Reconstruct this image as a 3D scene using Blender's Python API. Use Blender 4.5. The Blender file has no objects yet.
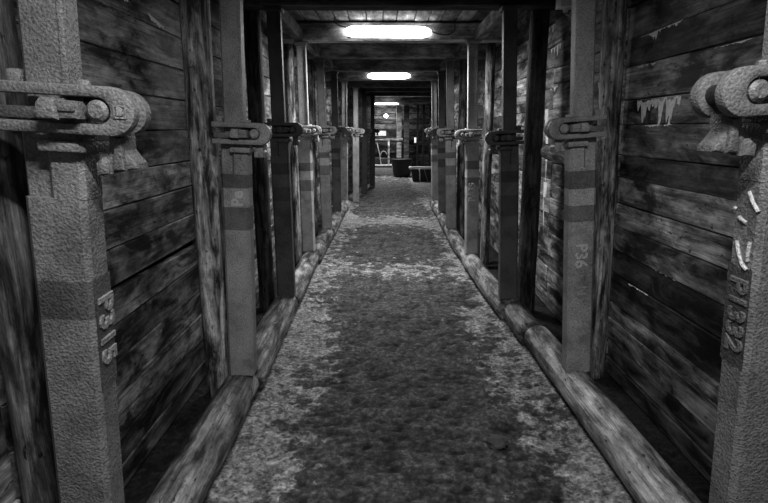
import bpy, bmesh, math, random
from mathutils import Vector, Matrix, noise
random.seed(11)
PI = math.pi
scene = bpy.context.scene
col = scene.collection

# ------------------------------------------------------------------ mesh helper
class MB:
    """collects geometry with a texture-coordinate attribute (gc) and a per-face tone"""
    def __init__(self):
        self.v = []; self.f = []; self.gc = []; self.t = []
    def add(self, verts, faces, gcs=None, tone=1.0, off=None):
        b = len(self.v)
        if off is None:
            off = Vector((random.uniform(0, 50), random.uniform(0, 50), random.uniform(0, 50)))
        for i, p in enumerate(verts):
            p = Vector(p); self.v.append(p)
            self.gc.append((Vector(gcs[i]) if gcs else p) + off)
        for i, f in enumerate(faces):
            self.f.append([b + k for k in f])
            self.t.append(tone[i] if isinstance(tone, (list, tuple)) else tone)
        return self
    def bm(self, bm, tone=1.0, off=None):
        bm.normal_update()
        bm.verts.index_update()
        self.add([v.co.copy() for v in bm.verts], [[v.index for v in f.verts] for f in bm.faces], tone=tone, off=off)
        bm.free(); return self
    def loft(self, rings, gcr=None, tone=1.0, caps=True, off=None):
        n = len(rings[0]); vs = [p for r in rings for p in r]
        gcs = [p for r in gcr for p in r] if gcr else None
        fs, ts = [], []
        for i in range(len(rings) - 1):
            for k in range(n):
                fs.append([i*n + k, i*n + (k+1) % n, (i+1)*n + (k+1) % n, (i+1)*n + k])
                ts.append(tone[i] if isinstance(tone, (list, tuple)) else tone)
        if caps:
            fs.append([k for k in range(n)][::-1]); ts.append(ts[0])
            fs.append([(len(rings)-1)*n + k for k in range(n)]); ts.append(ts[-1])
        return self.add(vs, fs, gcs, ts, off)
    def box(self, a, b, bev=0.0, tone=1.0, off=None):
        bm = bmesh.new()
        bmesh.ops.create_cube(bm, size=1)
        for v in bm.verts:
            v.co = Vector([a[i] + (v.co[i] + .5) * (b[i] - a[i]) for i in range(3)])
        if bev > 0:
            bmesh.ops.bevel(bm, geom=bm.edges[:], offset=bev, segments=2, affect='EDGES', profile=.6)
        return self.bm(bm, tone, off)
    def prism(self, pts, y0, y1, bev=0.0, tone=1.0, seg=2):
        """outline in (x, z) pulled from y0 to y1, both rims rounded"""
        bm = bmesh.new()
        vs = [bm.verts.new((p[0], y0, p[1])) for p in pts]
        f = bm.faces.new(vs)
        r = bmesh.ops.extrude_face_region(bm, geom=[f])
        for g in r['geom']:
            if isinstance(g, bmesh.types.BMVert): g.co.y = y1
        bmesh.ops.recalc_face_normals(bm, faces=bm.faces[:])
        if bev > 0:
            es = [e for e in bm.edges if abs(e.verts[0].co.y - e.verts[1].co.y) < 1e-6]
            bmesh.ops.bevel(bm, geom=es, offset=bev, segments=seg, affect='EDGES', profile=.5)
        return self.bm(bm, tone)
    def cyl(self, c0, c1, r0, r1=None, n=20, bev=0.0, tone=1.0):
        r1 = r0 if r1 is None else r1
        c0 = Vector(c0); c1 = Vector(c1); ax = (c1 - c0).normalized()
        u = ax.orthogonal().normalized(); w = ax.cross(u)
        st = [(0, r0)] if bev == 0 else [(0, r0 - bev), (bev, r0)]
        L = (c1 - c0).length
        st += [(L, r1)] if bev == 0 else [(L - bev, r1), (L, r1 - bev)]
        rings = [[c0 + ax*h + (u*math.cos(2*PI*k/n) + w*math.sin(2*PI*k/n))*r for k in range(n)] for h, r in st]
        return self.loft(rings, tone=tone)
    def tube(self, pts, r, n=8, tone=1.0):
        pts = [Vector(p) for p in pts]; rings = []
        u = None
        for i, p in enumerate(pts):
            t = (pts[min(i+1, len(pts)-1)] - pts[max(i-1, 0)]).normalized()
            u = t.orthogonal().normalized() if u is None else (u - t*u.dot(t)).normalized()
            w = t.cross(u)
            rings.append([p + (u*math.cos(2*PI*k/n) + w*math.sin(2*PI*k/n))*r for k in range(n)])
        return self.loft(rings, tone=tone)
    def build(self, name, mat, parent=None, angle=0.6, smooth=True):
        me = bpy.data.meshes.new(name)
        me.from_pydata([tuple(p) for p in self.v], [], self.f)
        bm = bmesh.new(); bm.from_mesh(me)
        bmesh.ops.recalc_face_normals(bm, faces=bm.faces[:])
        bm.to_mesh(me); bm.free()
        a = me.attributes.new('gc', 'FLOAT_VECTOR', 'POINT')
        a.data.foreach_set('vector', [c for g in self.gc for c in g])
        a = me.attributes.new('tone', 'FLOAT', 'FACE')
        a.data.foreach_set('value', self.t)
        if smooth:
            me.polygons.foreach_set('use_smooth', [True]*len(me.polygons))
            me.set_sharp_from_angle(angle=angle)
        me.materials.append(mat)
        o = bpy.data.objects.new(name, me); col.objects.link(o)
        if parent: o.parent = parent
        return o

def tag(o, label=None, cat=None, group=None, kind=None):
    if label: o['label'] = label
    if cat: o['category'] = cat
    if group: o['group'] = group
    if kind: o['kind'] = kind
    return o
def empty(name, loc, label, cat, group=None):
    o = bpy.data.objects.new(name, None); col.objects.link(o)
    o.location = loc; o.empty_display_size = .1
    return tag(o, label, cat, group)
def fbm(x, y, z=0, o=4):
    s, a, n = 0, .5, 1
    for _ in range(o):
        s += a*noise.noise(Vector((x*n, y*n, z*n + 7.3*n))); a *= .5; n *= 2.03
    return s
def sstep(a, b, x):
    t = max(0, min(1, (x - a)/(b - a))); return t*t*(3 - 2*t)

# ------------------------------------------------------------------ materials
class NT:
    def __init__(self, name):
        self.m = bpy.data.materials.new(name); self.m.use_nodes = True
        self.t = self.m.node_tree; self.n = self.t.nodes; self.n.clear()
        self.out = self.n.new('ShaderNodeOutputMaterial')
        self.p = self.n.new('ShaderNodeBsdfPrincipled')
        self.t.links.new(self.p.outputs[0], self.out.inputs[0])
    def link(self, a, b): self.t.links.new(a, b)
    def attr(self, name, out='Vector'):
        n = self.n.new('ShaderNodeAttribute'); n.attribute_name = name; return n.outputs[out]
    def mapping(self, v, sc, loc=(0, 0, 0)):
        n = self.n.new('ShaderNodeMapping'); self.link(v, n.inputs[0])
        n.inputs['Scale'].default_value = sc; n.inputs['Location'].default_value = loc; return n.outputs[0]
    def noise(self, v, s, d=4, r=.55, dist=0):
        n = self.n.new('ShaderNodeTexNoise'); self.link(v, n.inputs['Vector'])
        n.inputs['Scale'].default_value = s; n.inputs['Detail'].default_value = d
        n.inputs['Roughness'].default_value = r; n.inputs['Distortion'].default_value = dist
        return n.outputs[0]
    def ramp(self, v, st):
        n = self.n.new('ShaderNodeValToRGB'); self.link(v, n.inputs[0])
        e = n.color_ramp.elements
        while len(e) < len(st): e.new(.5)
        for i, (p, c) in enumerate(st):
            e[i].position = p; e[i].color = (c, c, c, 1)
        return n.outputs[0]
    def math(self, op, a, b, clamp=False):
        n = self.n.new('ShaderNodeMath'); n.operation = op; n.use_clamp = clamp
        for i, x in enumerate((a, b)):
            if isinstance(x, (int, float)): n.inputs[i].default_value = x
            else: self.link(x, n.inputs[i])
        return n.outputs[0]
    def mix(self, f, a, b):
        n = self.n.new('ShaderNodeMix'); n.data_type = 'FLOAT'
        for i, x in ((0, f), (2, a), (3, b)):
            if isinstance(x, (int, float)): n.inputs[i].default_value = x
            else: self.link(x, n.inputs[i])
        return n.outputs[0]
    def bump(self, h, s, d, prev=None):
        n = self.n.new('ShaderNodeBump'); n.inputs['Strength'].default_value = s; n.inputs['Distance'].default_value = d
        self.link(h, n.inputs['Height'])
        if prev: self.link(prev, n.inputs['Normal'])
        return n.outputs[0]
    def fin(self, c, rough, nrm=None, spec=.5):
        self.link(c, self.p.inputs['Base Color'])
        if isinstance(rough, (int, float)): self.p.inputs['Roughness'].default_value = rough
        else: self.link(rough, self.p.inputs['Roughness'])
        self.p.inputs['Specular IOR Level'].default_value = spec
        if nrm: self.link(nrm, self.p.inputs['Normal'])
        return self.m

def wood(name, dark=.005, light=.46, ax=(2.2, 75, 75), stain=(3.0, 8, 8), rough=.62, bump=.5, spec=.3, lo=.40, hi=.58, crack=.5, mott=9):
    t = NT(name); g = t.attr('gc'); tone = t.attr('tone', 'Fac')
    fine = t.noise(t.mapping(g, ax), 1.0, 8, .68, .25)
    scratch = t.noise(t.mapping(g, (ax[0]*3, ax[1]*3, ax[2]*3)), 1.0, 3, .6)
    wide = t.noise(t.mapping(g, (ax[0]*.5, ax[1]*.22, ax[2]*.22)), 1.0, 5, .6, .9)
    blot = t.noise(t.mapping(g, stain), 1.0, 8, .66, .5)
    mot = t.noise(t.mapping(g, (mott*.6, mott*1.5, mott*1.5)), 1.0, 8, .72, .2)
    st = t.ramp(blot, [(lo, .05), (lo + (hi - lo)*.4, .42), (hi, 1)])
    mo = t.ramp(mot, [(.34, .25), (.5, .9), (.66, 1.35)])
    fr = t.ramp(fine, [(.30, 1 - crack*1.5 if crack < .66 else 0), (.44, .85), (.58, 1.05), (.75, 1.35)])
    vf = t.ramp(scratch, [(.3, .75), (.55, 1.0), (.72, 1.25)])
    wr_ = t.ramp(wide, [(.36, .45), (.56, 1.0)])
    k = t.math('MULTIPLY', t.math('MULTIPLY', fr, wr_), t.math('MULTIPLY', t.math('MULTIPLY', st, mo), vf))
    sp = t.ramp(t.noise(t.mapping(g, (30, 55, 55)), 1.0, 2, .5), [(.27, .10), (.35, 1)])          # knots, nail pits
    k = t.math('MULTIPLY', k, sp)
    c = t.math('MULTIPLY', t.math('ADD', t.math('MULTIPLY', k, light), dark), tone)
    n1 = t.bump(fine, bump, .005)
    n2 = t.bump(mot, bump*.6, .006, n1)
    return t.fin(c, t.math('SUBTRACT', rough + .15, t.math('MULTIPLY', fine, .25)), n2, spec)

def steel(name, base=.24, bs=1.0):
    t = NT(name); g = t.attr('gc'); tone = t.attr('tone', 'Fac')
    big = t.ramp(t.noise(g, 7, 6, .65), [(.3, .55), (.5, 1.0), (.7, 1.25)])
    lump = t.noise(g, 165, 2, .5)
    pit = t.ramp(lump, [(.28, .55), (.45, .97), (.7, 1.3)])
    c = t.math('MULTIPLY', t.math('MULTIPLY', t.math('MULTIPLY', big, pit), base), tone)
    n1 = t.bump(lump, .75*bs, .0055)
    n2 = t.bump(t.noise(g, 30, 2, .4), .16*bs, .006, n1)
    return t.fin(c, .48, n2, .38)

def plain(name, c, rough=.6, metal=0, noise_s=None):
    t = NT(name)
    t.p.inputs['Metallic'].default_value = metal
    g = t.attr('gc')
    k = t.math('MULTIPLY', t.ramp(t.noise(g, noise_s or 14, 4), [(.3, .75), (.7, 1.15)]), c)
    return t.fin(k, rough)
def glow(name, s):
    m = bpy.data.materials.new(name); m.use_nodes = True
    n = m.node_tree.nodes; n.clear()
    e = n.new('ShaderNodeEmission'); e.inputs[1].default_value = s
    o = n.new('ShaderNodeOutputMaterial'); m.node_tree.links.new(e.outputs[0], o.inputs[0]); return m

W_PLANK = wood('weathered_plank')
W_LOG = wood('timber_log', .004, .46, (2.4, 130, 130), (3.0, 18, 18), .62, 1.0, lo=.40, hi=.6, crack=.66, mott=16)
W_SILL = wood('sill_wood', .008, .44, (2.4, 95, 95), (3.0, 11, 11), .62, 1.0, lo=.38, hi=.6, crack=.66, mott=12)
W_BEAM = wood('roof_timber', .02, .30, (2.0, 22, 22), (3, 6, 6), .7, .6, .2, .3, .6)
W_LAG = wood('roof_boarding', .05, .55, (2.0, 22, 22), (3, 6, 6), .8, .5, .2, .3, .6)
STEEL = steel('painted_cast_steel')
STEEL_C = steel('clamp_cast_steel', .215, .8)
CHALK = plain('pale_chalk', .5, .8)
WHITE = plain('white_plastic', .95, .5)
DARK = plain('dark_rubber', .012, .6)
HOUSE = plain('lamp_housing_grey', .3, .5)
ROPE = plain('pale_rope', 1.0, .8, 0, 60)
CONC = plain('grey_concrete', .2, .85, 0, 20)
STONE = plain('dark_stone', .07, .8, 0, 40)
FLAKE = plain('flaking_whitewash', .9, .85, 0, 70)
CABLE = plain('dark_cable_sheath', .04, .5)
LENS = glow('lit_diffuser', 7)
LENS_FAR = glow('lit_diffuser_far', 6)
BULB = glow('lit_bulb', 300)

def floor_mat():
    t = NT('packed_dirt'); g = t.attr('gc'); cr = t.attr('crust_pools', 'Fac')
    f1 = t.noise(g, 38, 6, .7); f2 = t.noise(g, 9, 5, .65)
    soil = t.ramp(f1, [(.3, .016), (.5, .066), (.7, .20)])
    pale = t.ramp(f1, [(.3, .07), (.48, .28), (.66, .62)])
    k = t.math('ADD', cr, t.math('MULTIPLY', t.math('SUBTRACT', f2, .5), 2.4))
    k = t.ramp(k, [(.42, 0), (.58, 1)])
    k = t.math('MULTIPLY', k, t.ramp(t.noise(g, 60, 3, .6), [(.36, .25), (.5, 1)]))
    c = t.mix(k, soil, pale)
    n1 = t.bump(f1, 1.0, .02)
    n2 = t.bump(t.noise(g, 120, 3, .6), .6, .004, n1)
    c = t.math('MULTIPLY', c, t.attr('painted_shade', 'Fac'))  # shade in hollows and behind the sills multiplied into the colour
    return t.fin(c, .75, n2, .3)
FLOOR = floor_mat()

# ------------------------------------------------------------------ setting
SETS = [None, 1.1, 2.38, 3.63, 5.06, 6.3, 7.65, 9.0, 10.1, 11.4, 12.8]
def wl(z): return -1.0 - (2.2 - z)*.01
def wr(z): return 1.215 + (2.2 - z)*.045

def plank(mb, p0, p1, z0, z1, inward, lean, tone, seg=8, thick=.035, gap0=0, gap1=0):
    """one board from p0 to p1 (plan points); inward = plan normal towards the aisle; lean(z) = plan offset along inward"""
    p0 = Vector(p0); p1 = Vector(p1); d = p1 - p0; L = d.length
    n = Vector(inward); s = random.uniform(0, 99); rings, gcr = [], []
    dz = random.uniform(-.004, .004); out = random.uniform(-.006, .006)
    for i in range(seg + 1):
        u = i/seg; q = p0 + d*u
        a = z0 + dz*u + .006*fbm(u*L*2, s) + gap0*u
        b = z1 + dz*u + .006*fbm(u*L*2, s + 1.7 ) + gap1*u
        c = .005; f = out + .006*fbm(u*L*1.5, s, 3)
        pr = [(f - c, a + .001), (f, a + c), (f, (a + b)/2), (f, b - c), (f - c, b - .001), (-thick, b - .001), (-thick, a + .001)]
        rings.append([Vector((q.x + n.x*(o + lean(z)), q.y + n.y*(o + lean(z)), z)) for o, z in pr])
        gcr.append([Vector((u*L, z, o)) for o, z in pr])
    mb.loft(rings, gcr, tone)

R_Z = [.02, .12, .23, .357, .458, .623, .762, .894, 1.016, 1.151, 1.27, 1.422, 1.544, 1.701, 1.839, 1.989, 2.13, 2.27, 2.40]
R_T = [.4, .45, 1.0, 1.35, .35, .30, .95, 1.5, 1.45, .42, .75, 1.05, 1.15, .5, .75, .6, .7, .7]
L_Z = [.02, .12, .25, .393, .537, .68, .824, .967, 1.111, 1.24, 1.393, 1.542, 1.685, 1.838, 1.995, 2.13, 2.26, 2.40]
L_T = [.5, .45, .9, 1.0, .6, 1.1, .8, .8, 1.1, .7, .8, .9, 1.0, 1.1, .8, .7, .7]
def rows(zz, tt):
    zs = [zz[0]] + [z + random.uniform(-.02, .02) for z in zz[1:-1]] + [zz[-1]]
    return zs, [max(.25, t*random.uniform(.45, 1.6)) for t in tt]

bays = [-1.6, 1.2, 2.68, 3.75, 5.15, 6.4, 7.75, 9.1]
mb = MB()
for i in range(len(bays) - 1):
    zs, ts = (L_Z, L_T) if i < 2 else rows(L_Z, [1.0]*len(L_T))
    for k in range(len(zs) - 1):
        g0 = g1 = 0
        if i == 1 and k == 6: g0, g1 = 0, 0
        if i == 1 and k == 5: g0, g1 = 0, .0
        z1 = zs[k+1]
        if i == 1 and k == 5: z1 -= .004; g1 = -.035                  # the long dark gap between two boards
        plank(mb, (0, bays[i] + .004), (0, bays[i+1] - .004), zs[k], z1, (1, 0), wl, ts[k], 14 if i < 3 else 6, gap0=g0, gap1=g1)
bend = [(-1.0, 9.1), (-.82, 10.2), (-.66, 11.5), (-.5, 12.9), (-.3, 13.9)]
for (a, b) in zip(bend[:-1], bend[1:]):
    dx, dy = b[0] - a[0], b[1] - a[1]; L = math.hypot(dx, dy); nn = (dy/L, -dx/L)
    zs, ts = rows(L_Z, [.6]*len(L_T))
    for k in range(len(zs) - 1):
        plank(mb, a, b, zs[k], zs[k+1], nn, lambda z: 0, ts[k], 4)
# dark backing behind the boards
mb.box((-1.16, -1.6, 0), (-1.08, 9.1, 2.42), tone=.08)
wall_left = tag(mb.build('wall_left', W_PLANK), kind='structure')

mb = MB()
bays_r = [-1.6, 1.25, 2.70, 3.8, 5.2, 6.45, 7.8, 9.3]
for i in range(len(bays_r) - 1):
    zs, ts = (R_Z, R_T) if i < 2 else rows(R_Z, [1.0]*len(R_T))
    for k in range(len(zs) - 1):
        plank(mb, (0, bays_r[i] + .004), (0, bays_r[i+1] - .004), zs[k], zs[k+1], (-1, 0), lambda z: -wr(z), ts[k], 14 if i < 3 else 6)
mb.box((1.40, -1.6, 0), (1.48, 9.3, 2.42), tone=.08)
# the junction beyond the props
zs, ts = rows(R_Z, [.6]*len(R_T))
for k in range(len(zs) - 1):
    plank(mb, (1.3, 9.3), (2.6, 9.6), zs[k], zs[k+1], (0, 1), lambda z: 0, .5, 4)
    plank(mb, (2.6, 9.6), (2.6, 18.2), zs[k], zs[k+1], (-1, 0), lambda z: 0, ts[k], 6)
wall_right = tag(mb.build('wall_right', W_PLANK), kind='structure')

# far wall: wide pale boards between dark uprights
mb = MB()
zz = [0, .2, .42, .6, .82, 1.02, 1.2, 1.4, 1.6, 1.75, 1.95, 2.15, 2.42]
for k in range(len(zz) - 1):
    plank(mb, (-1.6, 18.2), (2.7, 18.2), zz[k], zz[k+1] - .012, (0, -1), lambda z: 0, random.uniform(.18, .45), 10)
mb.box((-1.6, 18.3, 0), (2.7, 18.38, 2.42), tone=.1)
tag(mb.build('wall_back', W_PLANK), kind='structure')
mb = MB()
zs, ts = rows(L_Z, [.7]*len(L_T))
for k in range(len(zs) - 1):
    plank(mb, (-.3, 13.9), (-1.6, 14.2), zs[k], zs[k+1], (0, 1), lambda z: 0, .6, 4)
    plank(mb, (-1.6, 14.2), (-1.6, 18.2), zs[k], zs[k+1], (1, 0), lambda z: 0, ts[k], 4)
tag(mb.build('wall_junction', W_PLANK), kind='structure')

# ceiling boards run along the drift, over the crossbeams
mb = MB()
x = -1.15
while x < 1.5:
    w = random.uniform(.12, .17)
    for (y0, y1) in ((-1.6, 1.1), (1.1, 3.63), (3.63, 6.3), (6.3, 9.0), (9.0, 12.8), (12.8, 18.3)):
        z = 2.375 + random.uniform(0, .008)
        xs = (x, x + w - .008)
        rings, gcr = [], []
        for i in range(7):
            y = y0 + .003 + (y1 - y0 - .006)*i/6
            pr = [(xs[0], z + .004), (xs[0] + .004, z), (xs[1] - .004, z), (xs[1], z + .004), (xs[1], z + .03), (xs[0], z + .03)]
            rings.append([Vector((a, y, b)) for a, b in pr]); gcr.append([Vector((y, a, b)) for a, b in pr])
        mb.loft(rings, gcr, random.uniform(.7, 1.2))
    x += w
mb.box((-1.7, -1.6, 2.43), (2.8, 18.4, 2.5), tone=.2)
mb.box((1.5, 9.0, 2.38), (2.8, 18.4, 2.43), tone=.6)
tag(mb.build('ceiling', W_LAG), kind='structure')

# floor: trodden dirt with soft humps, paler dry crust along both sides
def crust_pools_at(x, y):
    c = (x - .14)/.85
    e = sstep(.45, 1.0, abs(c) + .5*fbm(x*1.6, y*.8, 2))
    e = e*.62 + .30*fbm(x*1.3, y*1.1, 5) + .08
    # paler and darker patches; two paler ones paint pools of lamp light
    for (px, py, rx, ry, w) in ((-.40, 3.1, .20, .8, .55), (-.45, 2.2, .25, .5, .22), (.25, 5.0, .7, .35, .55), (.15, 7.9, .8, .6, .6), (.68, 3.6, .2, .3, .5),
                                (.62, 2.45, .15, .4, .22), (.78, 1.9, .2, .4, .2), (.0, 3.9, .3, .5, -.25), (.2, 2.3, .4, .6, -.2), (.15, 6.2, .4, .5, -.2), (.5, 16, 3, 2.6, .3)):
        e += w*math.exp(-((x - px)/rx)**2 - ((y - py)/ry)**2)
    return e
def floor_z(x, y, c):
    uncrusted = 1 - sstep(.3, .75, c)
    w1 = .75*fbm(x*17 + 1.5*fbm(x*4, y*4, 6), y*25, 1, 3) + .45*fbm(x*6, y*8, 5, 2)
    h = .034*w1*(.3 + .7*uncrusted) + .02*fbm(x*2, y*2, 9, 2) + .010*fbm(x*34, y*34, 3, 2)
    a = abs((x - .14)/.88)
    dark = 1 - .93*sstep(.93, 1.04, a) if y < 9.2 else 1  # shade between sill logs and walls painted into the floor colour
    return h - .012 + .02*sstep(.7, 1.0, a), max(.02, min(1.5, (1 + w1*2.9*(.35 + .65*uncrusted))))*dark  # second value paints shade into the hollows between humps
ys = []; y = -1.6
while y < 18.3:
    ys.append(y); y += .12 if y < .8 else (.016 if y < 3.2 else (.03 if y < 6 else .07))
xs = [-1.7, -1.3] + [-1.05 + i*.0155 for i in range(154)] + [1.6, 2.0, 2.4, 2.8]
vs, fs, cr, ho = [], [], [], []
for y in ys:
    for x in xs:
        c = crust_pools_at(x, y); z, hh = floor_z(x, y, c); cr.append(c); ho.append(hh); vs.append((x, y, z))
n = len(xs)
for j in range(len(ys) - 1):
    for i in range(n - 1):
        fs.append([j*n + i, j*n + i + 1, (j+1)*n + i + 1, (j+1)*n + i])
mb = MB().add(vs, fs, off=Vector((3, 3, 3)))
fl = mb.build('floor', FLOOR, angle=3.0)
fl.data.attributes.new('crust_pools', 'FLOAT', 'POINT').data.foreach_set('value', cr)
fl.data.attributes.new('painted_shade', 'FLOAT', 'POINT').data.foreach_set('value', ho)
tag(fl, kind='structure')

# whitewash flaking off the upper edges of the boards of the flaking-paint wall
from mathutils.bvhtree import BVHTree
def tree(o):
    return BVHTree.FromPolygons([v.co.copy() for v in o.data.vertices], [list(p.vertices) for p in o.data.polygons])
TR = tree(wall_right); TL = tree(wall_left)
def on_wall(y, z, side):
    T, d = (TR, 1) if side > 0 else (TL, -1)
    h = T.ray_cast(Vector((.1, y, z)), Vector((d, 0, 0)))[0]
    return (h.x if h else (wr(z) if side > 0 else wl(z))) - d*.0012
def flake(mb, y0, z0, y1, z1, drop, side=1, solid=.3):
    """a ragged whitewash patch: upper edge follows a board, lower edge runs down in drips"""
    m = max(20, int(abs(y1 - y0)*220)); s = random.uniform(0, 50); rows_ = 4
    P = []
    for i in range(m + 1):
        u = i/m; y = y0 + (y1 - y0)*u; z = z0 + (z1 - z0)*u
        env = (math.sin(PI*u)**.4 if 0 < u < 1 else 0)
        d = drop*env*max(.05, solid + 1.5*fbm(y*38, s, 0, 3) + .7*fbm(y*9, s, 2, 2))
        for k in range(rows_ + 1):
            zz = z - d*k/rows_ - .002*abs(fbm(y*50, s + 4))
            P.append(Vector((on_wall(y, zz, side), y, zz)))
    r = rows_ + 1
    mb.add(P, [[i*r + k, (i+1)*r + k, (i+1)*r + k + 1, i*r + k + 1] for i in range(m) for k in range(rows_)])
mb = MB()
for a in ((2.56, 1.828, 2.36, 1.835, .055), (2.36, 1.834, 2.22, 1.842, .03), (2.62, 1.70, 2.40, 1.697, .018, 1, .15), (2.56, 1.540, 2.36, 1.541, .09, 1, .5), (2.40, 1.541, 2.19, 1.541, .17, 1, .5),
          (2.46, 1.421, 2.2, 1.425, .016), (2.0, 1.696, 1.8, 1.699, .010), (3.96, 2.125, 3.78, 2.14, .08), (3.92, 1.97, 3.68, 1.978, .11), (3.9, 1.70, 3.7, 1.70, .05),
          (3.0, 1.79, 2.9, 1.80, .1), (3.02, 1.66, 2.9, 1.68, .2), (3.4, 1.42, 3.2, 1.42, .04), (3.05, 1.2, 2.95, 1.2, .06), (2.5, .62, 2.3, .622, .012), (2.3, .76, 2.05, .762, .008),
          (3.98, 1.55, 3.90, 1.55, .5, 1, .8), (3.97, 1.0, 3.88, 1.0, .35, 1, .8)):
    flake(mb, *a)
fk = mb.build('flaking_whitewash', FLAKE, wall_right)
mb = MB()
flake(mb, 2.30, 1.885, 2.46, 1.855, .03, -1, .5); flake(mb, 2.1, 1.90, 2.16, 1.89, .03, -1, .3)
mb.build('flaking_whitewash', FLAKE, wall_left)

# ------------------------------------------------------------------ round timbers
def log_mb(p0, p1, r0, r1, n=22, seg=30, lump=.10, dents=(), tone=1.0):
    mb = MB(); p0 = Vector(p0); p1 = Vector(p1); d = p1 - p0; L = d.length; ax = d/L
    u = ax.orthogonal().normalized(); w = ax.cross(u); s = random.uniform(0, 99)
    rings, gcr = [], []
    st = [(-.0, .93), (.004/L, .985)] + [(i/seg, 1) for i in range(1, seg)] + [(1 - .004/L, .985), (1, .93)]
    bow = random.uniform(-.008, .008)
    for t, k in st:
        c = p0 + d*t + u*bow*math.sin(PI*t); ring, g = [], []
        for j in range(n):
            a = 2*PI*j/n
            r = (r0 + (r1 - r0)*t)*k*(1 + lump*fbm(math.cos(a)*1.4 + s, math.sin(a)*1.4, t*L*1.6, 3))
            for (dt, da, dp, wt, wa) in dents:
                aa = (a - da + PI) % (2*PI) - PI
                r -= dp*math.exp(-((t*L - dt)/wt)**2 - (aa/wa)**2)
            ring.append(c + (u*math.cos(a) + w*math.sin(a))*r)
            g.append(Vector((t*L, math.cos(a)*r0, math.sin(a)*r0)))
        rings.append(ring); gcr.append(g)
    mb.loft(rings, gcr, tone)
    return mb
def sill(y0, y1, x, r, z, label, x1=None, dents=(), tone=1.0):
    x1 = x if x1 is None else x1
    mb = log_mb((x, y0, z), (x1, y1, z), r, r*.97, seg=max(6, int((y1 - y0)*16)), dents=dents, tone=tone)
    # origin at the base of the log
    o = mb.build('sill_log', W_SILL, angle=.9)
    return tag(o, label, 'log', 'sill logs under the steel props')
sill(.55, 2.42, -.75, .094, .088, 'long round sill log with axe notches running under the P315 prop', dents=((1.0, 1.2, .02, .03, .5), (1.13, 1.0, .025, .03, .5), (.8, 1.4, .015, .05, .4)))
sill(2.46, 3.66, -.735, .098, .092, 'round sill log whose pale cut end faces us behind the prop with chalk scrawl', -.75)
sill(3.70, 5.12, -.745, .09, .085, 'sill log between the third and fourth props along the wall with the small white tag', -.76)
sill(5.16, 6.5, -.74, .092, .088, 'sill log between the fourth and fifth props along the wall with the small white tag', -.72)
sill(6.55, 7.7, -.72, .095, .09, 'pale lumpy sill log reaching the sixth prop along the white tag wall', -.71, tone=1.5)
sill(7.75, 9.15, -.71, .09, .085, 'last pale sill log before the bend, along the wall with the small white tag', -.69, tone=1.5)
sill(.55, 3.02, 1.035, .092, .088, 'long bleached sill log running from the P1332 prop past the P36 prop', 1.0, tone=1.35)
sill(3.07, 3.5, .985, .092, .086, 'short stub of sill log wedged at the foot of the dark third prop')
sill(3.55, 5.05, .945, .088, .084, 'sill log between the dark third prop and the PA35 prop', .90, tone=1.2)
sill(5.1, 6.3, .91, .085, .082, 'sill log just beyond the PA35 prop', .89, tone=1.3)
sill(6.35, 7.62, .91, .085, .082, 'sill log two lengths beyond the PA35 prop', .92, tone=1.3)
sill(7.68, 9.2, .93, .085, .082, 'last sill log along the wall with flaking whitewash', .94, tone=1.3)

def post(x0, x1, y, r, top, label, tone=1.0, r1=None, dy=0):
    mb = log_mb((x0, y, 0), (x1, y + dy, top), r*1.05, r if r1 is None else r1, seg=40, lump=.16, tone=tone)
    o = mb.build('timber_post', W_LOG, angle=.9)
    return tag(o, label, 'post', 'rough timber posts along the drift walls')
post(-.945, -.88, 1.2, .064, 2.2, 'smooth leaning timber post partly cut off, just behind the P315 prop', .6)
post(-.885, -.848, 2.47, .066, 2.37, 'split bark-stripped timber post between the P315 prop and the prop with chalk scrawl', 1.7)
post(-.92, -.915, 3.78, .06, 2.37, 'dark timber post behind the prop with chalk scrawl', .3)
post(-.925, -.93, 5.22, .05, 2.37, 'pale timber post carrying the small white tag', 1.2)
post(-.90, -.9, 6.42, .045, 2.37, 'thin timber post one bay beyond the post with the white tag')
post(-.89, -.89, 7.78, .045, 2.37, 'thin timber post two bays beyond the post with the white tag')
post(1.235, 1.125, 2.68, .055, 2.37, 'cracked knotty timber post with white streaks beside the P36 prop', 1.4)
post(1.12, 1.075, 3.72, .066, 2.37, 'wide black timber post behind the dark third prop', .3)
post(1.08, 1.04, 5.15, .045, 2.37, 'slim weathered timber post behind the PA35 prop', 1.0)
post(1.02, .98, 6.45, .052, 2.37, 'dark timber post one bay beyond the PA35 prop', .5)
post(1.0, .96, 7.8, .05, 2.37, 'dark timber post two bays beyond the PA35 prop', .5)

# ------------------------------------------------------------------ steel friction props
FONT_CACHE = {}
def text_mb(txt, size, ext=.0022):
    cu = bpy.data.curves.new('t', 'FONT'); cu.body = txt; cu.size = size; cu.extrude = ext
    cu.resolution_u = 3; cu.align_x = 'CENTER'; cu.align_y = 'CENTER'; cu.offset = .0012; cu.bevel_depth = .0012; cu.bevel_resolution = 1
    o = bpy.data.objects.new('t', cu); col.objects.link(o)
    dg = bpy.context.evaluated_depsgraph_get(); dg.update()
    me = bpy.data.meshes.new_from_object(o.evaluated_get(dg))
    vs = [v.co.copy() for v in me.vertices]; fs = [list(p.vertices) for p in me.polygons]
    bpy.data.objects.remove(o); bpy.data.curves.remove(cu); bpy.data.meshes.remove(me)
    return vs, fs
def put_text(txt, size, origin, right, up, mat, parent, tone, name='raised_number', ext=.0022):
    vs, fs = text_mb(txt, size, ext)
    r = Vector(right); u = Vector(up); n = r.cross(u)
    M = Matrix((r, u, n)).transposed()
    return MB().add([Vector(origin) + M @ v for v in vs], fs, tone=tone).build(name, mat, parent, angle=.5)

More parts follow.
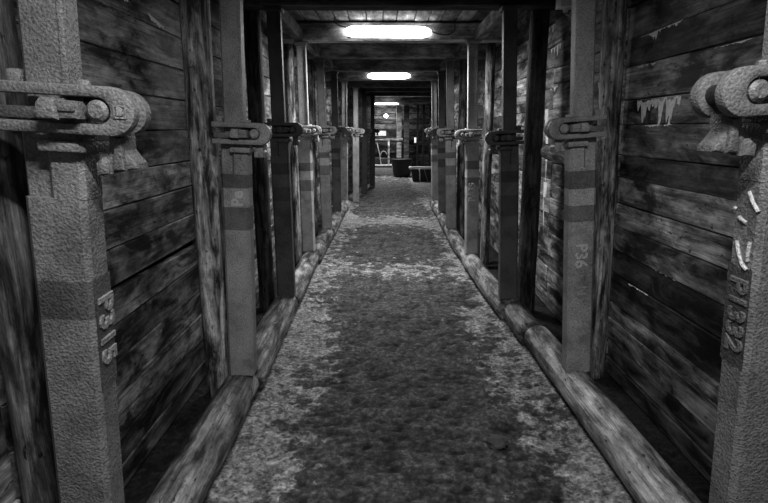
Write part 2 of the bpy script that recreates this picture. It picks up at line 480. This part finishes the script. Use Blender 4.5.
def ring8(w, d, c, z, cx=0, cy=0):
    a, b = w/2, d/2
    return [Vector((cx + x, cy + y, z)) for x, y in ((-a + c, -b), (a - c, -b), (a, -b + c), (a, b - c), (a - c, b), (-a + c, b), (-a, b - c), (-a, -b + c))]

def stad(x0, xc, r, n=12, solid=True):
    """U outline open at x0: outer half-height r, rounded about xc"""
    xi = xc - .026 if solid else xc - .006
    o = [(x0, r)] + [(xc + r*math.sin(a), r*math.cos(a)) for a in [PI*k/n for k in range(n + 1)]] + [(x0, -r)]
    ri = r*.53
    i = [(x0, -ri)] + [(xi + ri*math.sin(a), -ri*math.cos(a)) for a in [PI*k/n for k in range(n + 1)]] + [(x0, ri)]
    return o + i

def prop(x, y, side, top, xtop, base, label, tone=1.0, bands=(), clamp_z=1.40, rz=0.0, cs=-.012, wide=False, full=True):
    """side=+1: clamp reaches towards +x; base/top = heights of foot and head; clamp_z = height of clamp centre"""
    root = empty('steel_prop', (x, y, base), label, 'prop', 'steel friction props along the drift')
    H = top - base
    root.rotation_euler = (0, math.atan2(xtop - x, H), rz)
    s = side; cz = clamp_z - base
    def fx(mb):
        if s < 0:
            for p in mb.v: p.x = -p.x
        return mb
    # lower member: wide box, painted in bands
    zs = [0, .004]; tn = [tone]
    lowtop = cz - .185
    cuts = sorted([(z - base, t) for z, t in bands if 0 < z - base < lowtop])   # (upper height, tone) of each stretch
    seg = [(z, t) for z, t in cuts]
    zl = [0]; tl = []
    for z, t in seg: zl.append(z); tl.append(t*tone)
    zl.append(lowtop); tl.append(tone*next((t for z, t in bands if z - base >= lowtop), 1.0))
    mb = MB(); off = Vector((random.uniform(0, 40),)*3)
    W, D = .128, .088
    rings, tt = [], []
    for i in range(len(zl) - 1):
        n_ = 4
        for k in range(n_):
            rings.append(ring8(W, D, .012, zl[i] + (zl[i+1] - zl[i])*k/n_)); tt.append(tl[i])
    rings.append(ring8(W, D, .012, lowtop))
    mb.loft(rings, tone=tt, off=off)
    # slotted upper end: recessed strip on the outer side, proud strip on the inner
    mb.loft([ring8(.060, D - .026, .006, lowtop - .002, -.034, .004), ring8(.060, D - .026, .006, cz - .045, -.034, .004)], tone=tone, off=off)
    mb.loft([ring8(.074, D - .002, .010, lowtop - .002, .028), ring8(.074, D - .004, .010, cz - .05, .028)], tone=tone, off=off)
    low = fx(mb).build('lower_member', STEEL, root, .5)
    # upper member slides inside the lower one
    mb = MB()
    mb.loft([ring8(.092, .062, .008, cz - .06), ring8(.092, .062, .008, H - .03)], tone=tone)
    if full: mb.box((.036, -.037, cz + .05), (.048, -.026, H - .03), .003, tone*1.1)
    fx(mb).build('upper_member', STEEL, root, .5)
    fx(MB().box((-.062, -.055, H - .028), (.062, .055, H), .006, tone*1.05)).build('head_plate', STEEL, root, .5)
    # clamp
    R = .0485; xc = .142 + cs; yf = -.052
    mb = MB()
    U = [(a, b + cz) for a, b in stad(-.085, xc, R)]
    mb.prism(U, yf - .03, yf, .006, tone)
    clamp = fx(mb).build('clamp_strap', STEEL_C, root, .5)
    n_ = 12
    mb = MB().prism([(.04, R + cz)] + [(xc - .020 + R*math.sin(PI*k/n_), cz + R*math.cos(PI*k/n_)) for k in range(n_ + 1)] + [(.04, cz - R)], .028, .060, .007, tone)
    mb.cyl((xc - .01, yf, cz), (xc - .01, .03, cz), .022, tone=tone*.2)  # spacer darkened to paint the shadowed gap between the straps
    rear = fx(mb).build('rear_strap', STEEL_C, root, .5)
    # wedge key: rounded block with a stepped nose, driven through the slot
    mb = MB()
    wz = .0205; q = cs + .002
    def sh(P): return [(a + q, b) for a, b in P]
    mb.prism(sh([(.016, -wz + cz), (.052, -wz + cz), (.052, wz + cz), (.022, wz + cz), (.014, wz*.5 + cz), (.010, -wz*.5 + cz)]), yf - .060, -.03, .008, tone*1.05)
    mb.prism(sh([(.050, -wz*.9 + cz), (.086, -wz*.85 + cz), (.087, wz*.2 + cz), (.084, wz*.8 + cz), (.050, wz*.85 + cz)]), yf - .050, -.03, .004, tone*.95)
    mb.box((.052 + q, yf - .054, cz - .004), (.085 + q, yf - .046, cz + .010), .003, tone*.9)
    fx(mb).build('wedge_key', STEEL_C, clamp, .5)
    mb = MB()
    mb.cyl((.117 + cs, yf - .034, cz), (.117 + cs, .0, cz), .0212, n=28, bev=.007, tone=tone*1.1)
    fx(mb).build('pin', STEEL_C, clamp, .5)
    fx(MB().box((-.08, yf - .020, cz - .022), (-.006, -.02, cz + .002), .005, tone*.55)).build('packing_block', STEEL_C, clamp, .5)  # tone lowered to paint the shade inside the slot
    # lug hanging between the straps
    mb = MB(); lx = cs + .004
    if wide:
        P = [(.116, -.040), (.148, -.040), (.150, -.076), (.160, -.090), (.172, -.102), (.173, -.114), (.100, -.126), (.098, -.106), (.110, -.088), (.115, -.07)]
    else:
        P = [(.108, -.040), (.146, -.040), (.146, -.072), (.152, -.080), (.152, -.106), (.102, -.108), (.102, -.082), (.108, -.074)]
    mb.prism([(a + lx, b + cz) for a, b in P], -.048, .012, .007, tone*.9)
    if wide:
        mb.prism([(a + lx, b + cz) for a, b in ((.094, -.104), (.108, -.092), (.118, -.102), (.122, -.126), (.096, -.130))], -.066, -.02, .008, tone)
        mb.prism([(a + lx, b + cz) for a, b in ((.130, -.05), (.146, -.05), (.150, -.118), (.126, -.118))], -.058, -.03, .006, tone*.75)
    else:
        mb.box((.106 + lx, -.060, cz - .104), (.124 + lx, -.04, cz - .080), .005, tone*1.1)
        mb.box((.130 + lx, -.060, cz - .104), (.148 + lx, -.04, cz - .080), .005, tone)
    fx(mb).build('hanging_lug', STEEL_C, clamp, .5)
    # collar under the clamp
    fx(MB().box((-.012, -.064, cz - .086), (.072, -.044, cz - .062), .007, tone*1.05).box((.064, -.06, cz - .086), (.080, .05, cz - .062), .006, tone)).build('collar', STEEL_C, root, .5)
    mb = MB()
    mb.cyl((.062, -.004, cz + .046), (.062, -.004, cz + .062), .013, n=6, bev=.003, tone=tone*1.4)
    mb.box((.035, -.05, cz + .03), (.105, .05, cz + .05), .006, tone*.9)
    fx(mb).build('tension_bolt', STEEL_C, root, .5)
    if full:
        fx(MB().box((-.078, -.03, cz + .045), (-.052, .02, cz + .075), .005, tone)).build('stop_block', STEEL_C, root, .5)
    return root, low, clamp

# (upper height, tone) stretches from the foot upwards
def B(a, b, c, d, m=1.0, dk=.5):
    """plain up to a, dark a-b, light b-c, dark c-d, plain above"""
    return [(a, m), (b, dk), (c, 1.15), (d, dk*.85), (9, m)]
BEAM = {1: 2.21, 2: 2.19, 3: 2.19, 4: 2.205, 5: 2.22, 6: 2.22, 7: 2.215, 8: 2.18, 9: 2.2, 10: 2.2}
prop_bases = {}
def lp(i, x, xt, label, **k): return prop(x, SETS[i], 1, BEAM[i], xt, .178, label, **k)
def rp(i, x, xt, label, y=None, **k): return prop(x, y or SETS[i], -1, BEAM[i], xt, .174, label, **k)  # tone per prop paints lamp light and shade onto the steel

l1, l1low, l1cl = lp(1, -.765, -.648, 'massive steel prop cast with P315 on its narrow side, stamped square on clamp', tone=.6, clamp_z=1.445,
   bands=[(.985, 1.0), (1.075, .55), (9, 1.0)], rz=.05, cs=.004, wide=True)
l2, l2low, l2cl = lp(2, -.725, -.655, 'steel prop with pale chalk scrawl between two dark bands, along the wall without flaking paint', tone=1.12, clamp_z=1.385, bands=B(.935, 1.045, 1.135, 1.22, 1.0, .5))
lp(3, -.735, -.73, 'dark third steel prop just beyond the one with chalk scrawl', tone=.42, clamp_z=1.40, bands=B(.9, 1.0, 1.09, 1.17, 1, .7))  # low tone paints the front turned away from the lamp
lp(4, -.77, -.775, 'lamp-lit steel prop with two dark bands beside the post with the white tag', tone=1.55, clamp_z=1.39, bands=B(.80, .91, 1.0, 1.08))  # high tone paints lamp light on the front
lp(5, -.715, -.75, 'dull steel prop with two dark bands, one bay beyond the white tag', tone=.7, clamp_z=1.39, bands=B(.85, .97, 1.06, 1.13))
lp(6, -.705, -.71, 'shaded steel prop, two bays beyond the white tag', tone=.45, clamp_z=1.39, bands=B(.85, .97, 1.06, 1.13))
lp(7, -.70, -.66, 'pale steel prop at the end of the sill logs, three bays beyond the white tag', tone=1.2, clamp_z=1.39)
prop(-.54, 9.96, 1, BEAM[8], -.52, 0, 'pale steel prop standing straight on the dirt floor at the bend', tone=1.2, clamp_z=1.37)
prop(-.42, 11.3, 1, BEAM[9], -.40, 0, 'unlit steel prop on the dirt, first in the shadow past the bend', tone=.25, clamp_z=1.37, full=False)
prop(-.27, 12.7, 1, BEAM[10], -.25, 0, 'unlit steel prop on the dirt, second in the shadow past the bend', tone=.22, clamp_z=1.37, full=False)
r1, r1low, r1cl = rp(1, .955, .80, 'massive steel prop cast with P1332 on a dark patch under raised weld marks', tone=.6, clamp_z=1.487, bands=[(.9, 1.0), (9, 1.0)], y=1.11, rz=.03, cs=.005, wide=True)
r2, r2low, r2cl = rp(2, 1.02, .875, 'steel prop cast with P36 on its broad face, beside the flaking whitewash', tone=1.12, clamp_z=1.415, bands=B(.97, 1.05, 1.13, 1.215, 1.0, .5), y=2.42)
rp(3, .94, .835, 'dark third steel prop just beyond the P36 prop', tone=.42, clamp_z=1.35, y=3.58, bands=B(.8, .95, 1.04, 1.12, 1.1, .7))  # low tone paints an unlit front here too
r4, r4low, r4cl = rp(4, .905, .835, 'grey steel prop cast with PA35 below two dark bands', tone=1.45, clamp_z=1.355, y=4.98, bands=B(.86, .945, 1.023, 1.106))
rp(5, .875, .795, 'dull steel prop next beyond the PA35 prop', tone=.6, clamp_z=1.37, bands=B(.85, .97, 1.06, 1.13))
rp(6, .92, .845, 'steel prop two bays beyond the PA35 prop', tone=.55, clamp_z=1.37, bands=B(.85, .97, 1.06, 1.13))
rp(7, .94, .875, 'pale last steel prop before the junction, three bays beyond the PA35 prop', tone=1.1, clamp_z=1.38, bands=B(.85, .97, 1.06, 1.13))

# writing on the props. dark paint patch + raised characters read from top to bottom
def patch(low, s, z0, z1, tone=.28):
    x = s*(.0645)
    mb = MB()
    ya, yb = -.036, .040
    n = 14; vs = []
    for j, z in ((0, z0), (1, z1)):
        for i in range(n + 1):
            vs.append(Vector((x, ya + (yb - ya)*i/n, z + .02*fbm(i*.5, j*3, 2))))
    fs = [[i, i+1, n + 2 + i, n + 1 + i] for i in range(n)]
    mb.add(vs, fs, tone=tone)
    return mb.build('dark_paint_patch', STEEL, low, .5)
b = .178
patch(l1low, 1, .80 - b, 1.075 - b, .3)
put_text('P315', .088, (.0662, .004, .945 - b), (0, 0, -1), (0, 1, 0), STEEL, l1low, .85)
b = .174
patch(r1low, -1, .86 - b, 1.10 - b, .22)
put_text('P1332', .074, (-.0655, .0, .985 - b), (0, 0, -1), (0, -1, 0), STEEL, r1low, .5)
mb = MB()
for (y0, z0, y1, z1) in ((-.005, 1.275, -.036, 1.235), (.034, 1.235, .028, 1.232), (.018, 1.215, -.006, 1.205), (.018, 1.16, .0, 1.115), (-.022, 1.165, -.02, 1.12), (.0, 1.115, -.02, 1.10)):
    MB().tube([(-.065, y0, z0 - b), (-.067, (y0 + y1)/2, (z0 + z1)/2 - b), (-.065, y1, z1 - b)], .0045, 8, 1.6).build('weld_mark', STEEL, r1low)
put_text('P36', .082, (-.006, -.0445, .80 - b), (0, 0, -1), (1, 0, 0), STEEL, r2low, 1.7)
put_text('N', .06, (.0, -.0445, .62 - b), (0, 0, -1), (1, 0, 0), STEEL, r2low, 1.4, ext=.001)
put_text('PA35', .085, (-.004, -.0445, .80 - b), (0, 0, 1), (-1, 0, 0), STEEL, r4low, 2.0)
put_text('Pe', .075, (.012, -.0445, 1.085 - .178), (0, 0, 1), (-1, 0, 0), CHALK, l2low, .75, 'chalk_scrawl', ext=.0006)
# stamped square on the near clamp
cz = 1.445 - .178
mb = MB(); X = .166; hw = .0095
for (x0, x1, z0, z1) in ((-hw, hw, hw, hw + .003), (-hw, hw, -hw - .003, -hw), (-hw - .003, -hw, -hw - .003, hw + .003), (hw, hw + .003, -hw - .003, hw + .003)):
    mb.box((X + x0, -.0845, cz + z0), (X + x1, -.081, cz + z1), .0006, .8)
mb.build('stamped_square', STEEL_C, l1cl)
put_text('B', .019, (X, -.0825, cz), (1, 0, 0), (0, 0, 1), STEEL_C, l1cl, .8, 'stamped_letter', ext=.0015)

# ------------------------------------------------------------------ roof timbers
def cross(i, label, x0=-.99, x1=1.2, y=None, tone=1.0, h=.155, d=.18):
    y = SETS[i] if y is None else y; z = BEAM[i]
    mb = MB(); rings, gcr = [], []; s = random.uniform(0, 90)
    for k in range(21):
        u = k/20; xx = x0 + (x1 - x0)*u
        q = .006*fbm(u*5, s)
        pr = [(-d/2, .012), (-d/2 + .012, 0), (d/2 - .012, 0), (d/2, .012), (d/2, h - .012), (d/2 - .012, h), (-d/2 + .012, h), (-d/2, h - .012)]
        rings.append([Vector((xx, y + a + q, z + b_ + (q if b_ > .05 else 0))) for a, b_ in pr]); gcr.append([Vector((xx, a, b_)) for a, b_ in pr])
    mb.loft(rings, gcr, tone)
    return tag(mb.build('roof_crossbar', W_BEAM, angle=.5), label, 'beam', 'squared timbers across the roof')
cross(1, 'squared roof timber over the P1332 prop')
cross(2, 'squared roof timber over the P36 prop')
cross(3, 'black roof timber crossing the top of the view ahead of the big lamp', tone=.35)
cross(4, 'pale lit roof timber carrying the big first lamp', tone=2.6)  # tone raised to paint the lamp's light on the timber
cross(5, 'dark roof timber next behind the big first lamp', tone=1.8)  # this tone and the next are raised in place of the lamp's halo
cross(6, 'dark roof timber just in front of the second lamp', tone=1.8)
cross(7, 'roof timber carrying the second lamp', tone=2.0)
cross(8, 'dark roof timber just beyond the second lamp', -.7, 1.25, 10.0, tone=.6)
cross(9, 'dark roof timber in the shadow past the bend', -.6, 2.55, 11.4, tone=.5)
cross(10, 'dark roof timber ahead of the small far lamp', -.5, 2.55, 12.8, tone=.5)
BEAM[11] = 2.17
cross(11, 'roof timber lit from below behind the small far lamp', -1.5, 2.55, 15.4, tone=1.0)

def runner(y0, y1, x, z, label, tone=1.0, w=.07, h=.10):
    mb = MB(); rings, gcr = [], []
    for k in range(9):
        y = y0 + (y1 - y0)*k/8; q = .004*fbm(y*4, x)
        pr = [(-w/2, 0), (w/2, 0), (w/2, h), (-w/2, h)]
        rings.append([Vector((x + a + q, y, z + b_)) for a, b_ in pr]); gcr.append([Vector((y, a, b_)) for a, b_ in pr])
    mb.loft(rings, gcr, tone)
    return tag(mb.build('roof_runner', W_BEAM, angle=.5), label, 'beam', 'lengthwise roof timbers between the crossbars')
runner(3.74, 4.95, -.775, 2.19, 'short lengthwise roof timber above the post with the white tag', .9)
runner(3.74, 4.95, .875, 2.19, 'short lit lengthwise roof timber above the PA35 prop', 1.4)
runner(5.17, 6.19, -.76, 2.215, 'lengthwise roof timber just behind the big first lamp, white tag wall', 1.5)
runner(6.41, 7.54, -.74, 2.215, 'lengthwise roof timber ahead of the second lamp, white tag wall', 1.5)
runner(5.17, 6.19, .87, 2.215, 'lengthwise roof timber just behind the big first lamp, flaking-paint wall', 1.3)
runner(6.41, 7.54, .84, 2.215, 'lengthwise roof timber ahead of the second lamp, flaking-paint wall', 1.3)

# ------------------------------------------------------------------ lamps
def lamp(x, y, z, w, label, mat, tilt=0, watts=56):
    root = empty('ceiling_lamp', (x, y, z), label, 'lamp', 'fluorescent lamps under the roof')
    root.rotation_euler = (0, tilt, 0); root.scale = (1, 1, .55 if mat is LENS_FAR else 1)
    MB().box((-w*.47, -.022, .012), (w*.47, 0, .112), .004).build('housing', HOUSE, root)
    mb = MB(); h = w/2
    rings = []
    for xx, k in ((-h, .3), (-h + .02, .62), (-h + .07, .95), (-h + .1, 1.0), (h - .1, 1.0), (h - .07, .95), (h - .02, .62), (h, .3)):
        pr = [(-.024, .008), (-.055, .004), (-.078, .02), (-.085, .05), (-.078, .085), (-.055, .105), (-.024, .105)]
        c = .056
        rings.append([Vector((xx, -.024 + (a + .024)*k, c + (b_ - c)*k)) for a, b_ in pr])
    mb.loft(rings)
    mb.build('diffuser', mat, root, 1.0)
    L = bpy.data.lights.new('lamp_tube', 'AREA'); L.shape = 'RECTANGLE'; L.size = w*.9; L.size_y = .06; L.energy = watts; L.spread = math.radians(174)
    lo = bpy.data.objects.new('lamp_tube', L); col.objects.link(lo); lo.parent = root; lo.location = (0, -.055, -.006)
    return root
LS = {4: SETS[4] - .095, 7: SETS[7] - .095, 1: SETS[1] - .095}
lamp(.12, .38, 2.262, .8, 'fluorescent lamp on the roof boards ahead of the P1332 prop', LENS, 0, 50)
lamp(.045, LS[4], 2.213, .80, 'big bright lamp on the pale roof timber, largest of the row', LENS, .01)
lamp(.10, LS[7], 2.222, .72, 'second bright lamp, mid-sized, beyond the two dark roof timbers', LENS)
lamp(.10, 15.3, 2.105, .72, 'small far lamp, a thin bright strip over the junction', LENS_FAR, 0, 85)

def cable(name, pts, r, label, mat=CABLE):
    P = [Vector(p) for p in pts]; out = []
    for i in range(len(P) - 1):
        p0, p1, p2, p3 = P[max(i-1, 0)], P[i], P[i+1], P[min(i+2, len(P)-1)]
        for k in range(8):
            t = k/8
            out.append(.5*((2*p1) + (p2 - p0)*t + (2*p0 - 5*p1 + 4*p2 - p3)*t*t + (3*p1 - p0 - 3*p2 + p3)*t**3))
    out.append(P[-1])
    return tag(MB().tube(out, r, 6).build(name, mat, angle=2), label, 'cable')
yy = LS[4] - .02
cable('lamp_cable', [(.40, yy, 2.30), (.50, yy - .02, 2.255), (.60, yy - .03, 2.245), (.655, yy - .03, 2.29), (.65, yy, 2.375)], .006, 'looped dark cable at one end of the big first lamp, under the P36 wall')
cable('lamp_cable', [(-.32, yy, 2.31), (-.40, yy - .02, 2.325), (-.44, yy - .02, 2.36), (-.43, yy - .1, 2.38)], .006, 'short dark cable at the big lamp end nearer the white tag')
cable('wall_cable', [(1.205, 2.8, 1.99), (1.19, 3.05, 2.03), (1.14, 3.3, 2.075), (1.13, 3.36, 2.10)], .006, 'pale cable hanging from the white junction box down the planks', HOUSE)

jb = empty('junction_box', (1.13, 3.36, 2.13), 'white junction box high on the wall between the P36 prop and the black post', 'box')
MB().box((-.05, -.05, 0), (.085, .05, .11), .006).build('case', WHITE, jb)
MB().cyl((-.0, 0, -.025), (-.0, 0, .004), .016, n=12, bev=.003).build('cable_gland', WHITE, jb)
jb = empty('wall_tag', (-.85, 5.12, 1.995), 'small white tag on the pale timber post', 'tag')
MB().box((-.022, -.008, 0), (.022, .0, .08), .002).build('plate', WHITE, jb)
MB().cyl((0, -.011, .07), (0, -.006, .07), .004, n=8).build('nail', HOUSE, jb)

# half-round timber behind the P36 clamp
mb = log_mb((1.175, 2.80, 1.235), (1.165, 3.6, 1.25), .06, .055, lump=.05, tone=1.2)
tag(mb.build('timber_offcut', W_LOG, angle=.9), 'round timber stub lying against the planks behind the P36 clamp', 'log')

# stone sunk in the floor
def stone(x, y, r, sq, label, z=0):
    bm = bmesh.new(); bmesh.ops.create_icosphere(bm, subdivisions=4, radius=r)
    for v in bm.verts:
        k = 1 + .9*fbm(v.co.x/r*1.1 + x*9, v.co.y/r*1.1, v.co.z/r, 4)
        v.co = Vector((x + v.co.x*k*1.25, y + v.co.y*k, z + v.co.z*k*sq))
    return tag(MB().bm(bm).build('floor_stone', STONE, angle=1.5), label, 'stone')
stone(.525, 2.03, .045, .45, 'flat dark stone trodden into the dirt floor', .004)

# ------------------------------------------------------------------ the junction at the far end
def thing_box(name, a, b, mat, label, cat, tone=1.0, bev=.01):
    return tag(MB().box(a, b, bev, tone).build(name, mat), label, cat)
# low plinth with tilted end
mb = MB().prism([(-.55, 0), (.37, 0), (.29, .29), (-.55, .29)], 15.9, 16.5, .01)
root = empty('concrete_plinth', (0, 0, 0), 'low grey concrete plinth with a pale top, by the dark props', 'plinth')
mb.build('block', CONC, root)
MB().box((-.55, 15.88, .29), (.28, 16.5, .32), .006).build('pale_slab', plain('pale_slab_concrete', .45, .8), root)
tag(MB().box((-.5, 16.15, .322), (.16, 16.4, .52), .02).build('toolbox', DARK), 'black box lying on the concrete plinth', 'box')
tag(MB().box((.15, 16.03, .322), (.21, 16.08, 1.08), .004, 1.6).build('marker_post', W_BEAM), 'thin pale upright post standing on the concrete plinth', 'post')
tag(MB().tube([(-.19, 16.05, 1.0), (-.11, 16.02, .66), (-.06, 16.0, .335)], .014, 8).build('leaning_bar', HOUSE), 'slim pale bar leaning on the concrete plinth', 'bar')
mb = MB().tube([(.02 + .09*math.cos(a), 16.10, .64 + .1*math.sin(a)) for a in [PI*1.1*k/10 for k in range(11)]], .012, 6)
tag(mb.build('hanging_cable', HOUSE), 'pale loop of cable hanging over the black box', 'cable')
# framework: uprights and rails
def upright(x, y, w, z1, mat, label, tone=1.0, d=None):
    return tag(MB().box((x - w/2, y, 0), (x + w/2, y + (d or w), z1), .006, tone).build('timber_upright', mat), label, 'post', 'upright timbers at the junction')
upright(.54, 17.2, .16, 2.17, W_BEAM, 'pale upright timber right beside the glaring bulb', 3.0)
upright(.78, 17.0, .17, 2.17, W_BEAM, 'dark wide upright timber in the middle of the junction', .5)
upright(1.12, 16.6, .06, 2.17, W_BEAM, 'thin black upright bar, first beyond the wide dark timber', .1)
upright(1.30, 16.5, .06, 2.17, W_BEAM, 'thin black upright bar, second beyond the wide dark timber', .1)
upright(1.50, 16.4, .05, 2.17, W_BEAM, 'thin black upright bar, third beyond the wide dark timber', .1)
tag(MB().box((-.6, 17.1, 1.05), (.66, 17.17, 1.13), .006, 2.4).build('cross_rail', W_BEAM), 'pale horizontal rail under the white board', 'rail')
tag(MB().box((.9, 17.6, .9), (1.75, 17.66, 1.02), .006, .2).build('cross_rail', W_BEAM), 'dark horizontal rail behind the thin black bars', 'rail')
tag(MB().box((-.45, 16.9, 1.2), (.10, 16.93, 1.36), .004).build('blank_sign', plain('dull_white_board', .95, .7)), 'blank white horizontal board below the glaring bulb', 'sign')
# bulkhead bulb
root = empty('bulkhead_lamp', (.10, 17.9, 1.86), 'small glaring bulb on the far wall above the white board', 'lamp')
MB().cyl((0, .0, 0), (0, .24, 0), .05, n=14).build('lamp_base', HOUSE, root)
bm = bmesh.new(); bmesh.ops.create_uvsphere(bm, u_segments=14, v_segments=10, radius=.06)
for v in bm.verts: v.co.y = v.co.y*1.3 - .04
MB().bm(bm).build('bulb', BULB, root, 2)
# dark tub
mb = MB(); prof = [(0, .0), (.30, .0), (.36, .05), (.40, .25), (.41, .36), (.43, .38), (.43, .44), (.40, .45), (.37, .40), (.34, .2), (0, .18)]
rings = [[Vector((.585 + r*.74*math.cos(2*PI*k/28), 15.5 + r*.74*math.sin(2*PI*k/28), z*1.2)) for k in range(28)] for r, z in prof if r > 0]
mb.loft(rings, tone=.5)
tag(mb.build('rubber_tub', DARK, angle=.7), 'dark round tub standing on the floor at the junction', 'tub')
# dark trough with pale rope along its edge
root = empty('supply_trough', (1.2, 14.1, 0), 'black trough on the floor behind the last prop, pale hose along its edge', 'trough')
MB().prism([(-.36, 0), (.62, 0), (.62, .33), (-.42, .33)], -.2, .25, .015).build('body', DARK, root)
MB().box((-.42, -.22, .28), (.62, -.18, .33), .008).build('lip', DARK, root)
pts = [(.74, 14.02, .374), (.80, 13.95, .372), (.88, 13.93, .374), (.96, 13.97, .372), (1.08, 13.93, .374), (1.25, 13.94, .372), (1.45, 13.93, .373), (1.7, 13.93, .372)]
tag(MB().tube([Vector(p) for p in pts], .040, 8).build('coiled_hose', ROPE, angle=2), 'pale lumpy hose lying along the edge of the black trough', 'hose')
tag(MB().tube([(1.0, 13.85, .36), (1.01, 13.845, .2), (1.02, 13.85, .0)], .016, 6).build('loose_strap', ROPE, angle=2), 'short pale strap hanging over the black trough', 'strap')
tag(MB().tube([(1.14, 13.85, .34), (1.17, 13.84, .2), (1.24, 13.82, .0)], .011, 6).build('trailing_rope', HOUSE, angle=2), 'thin rope trailing from the black trough to the floor', 'rope')
# bundle of pale hose hanging by the last prop
mb = MB().tube([(1.28, 12.2, 1.78), (1.20, 12.2, 1.66), (1.16, 12.18, 1.53), (1.19, 12.15, 1.43), (1.26, 12.1, 1.36)], .065, 12)
tag(mb.build('hanging_hose', plain('dull_pale_rubber', .3, .6)), 'pale thick hose hanging in the dark beside the last prop', 'hose')
tag(MB().box((.98, 16.0, 1.0), (1.04, 16.03, 1.16), .005).build('white_card', WHITE), 'small pale card unattached, before the thin black bars', 'card')  # card placed in mid-air, nothing holds it

# ------------------------------------------------------------------ light
w = bpy.data.worlds.new('drift_gloom'); scene.world = w; w.use_nodes = True
bg = w.node_tree.nodes['Background']; bg.inputs[0].default_value = (1, 1, 1, 1); bg.inputs[1].default_value = .16

# camera
cam = bpy.data.cameras.new('camera'); co = bpy.data.objects.new('camera', cam); col.objects.link(co)
co.location = (0, 0, 1.4); co.rotation_euler = (math.radians(90 - 13.7), 0, 0)
cam.sensor_width = 36; cam.lens = 36*500/768; cam.shift_x = 1/768; cam.clip_start = .02
scene.camera = co
scene.view_settings.view_transform = 'Standard'
scene.view_settings.look = 'None'
scene.view_settings.exposure = 0.0
scene.view_settings.gamma = .9
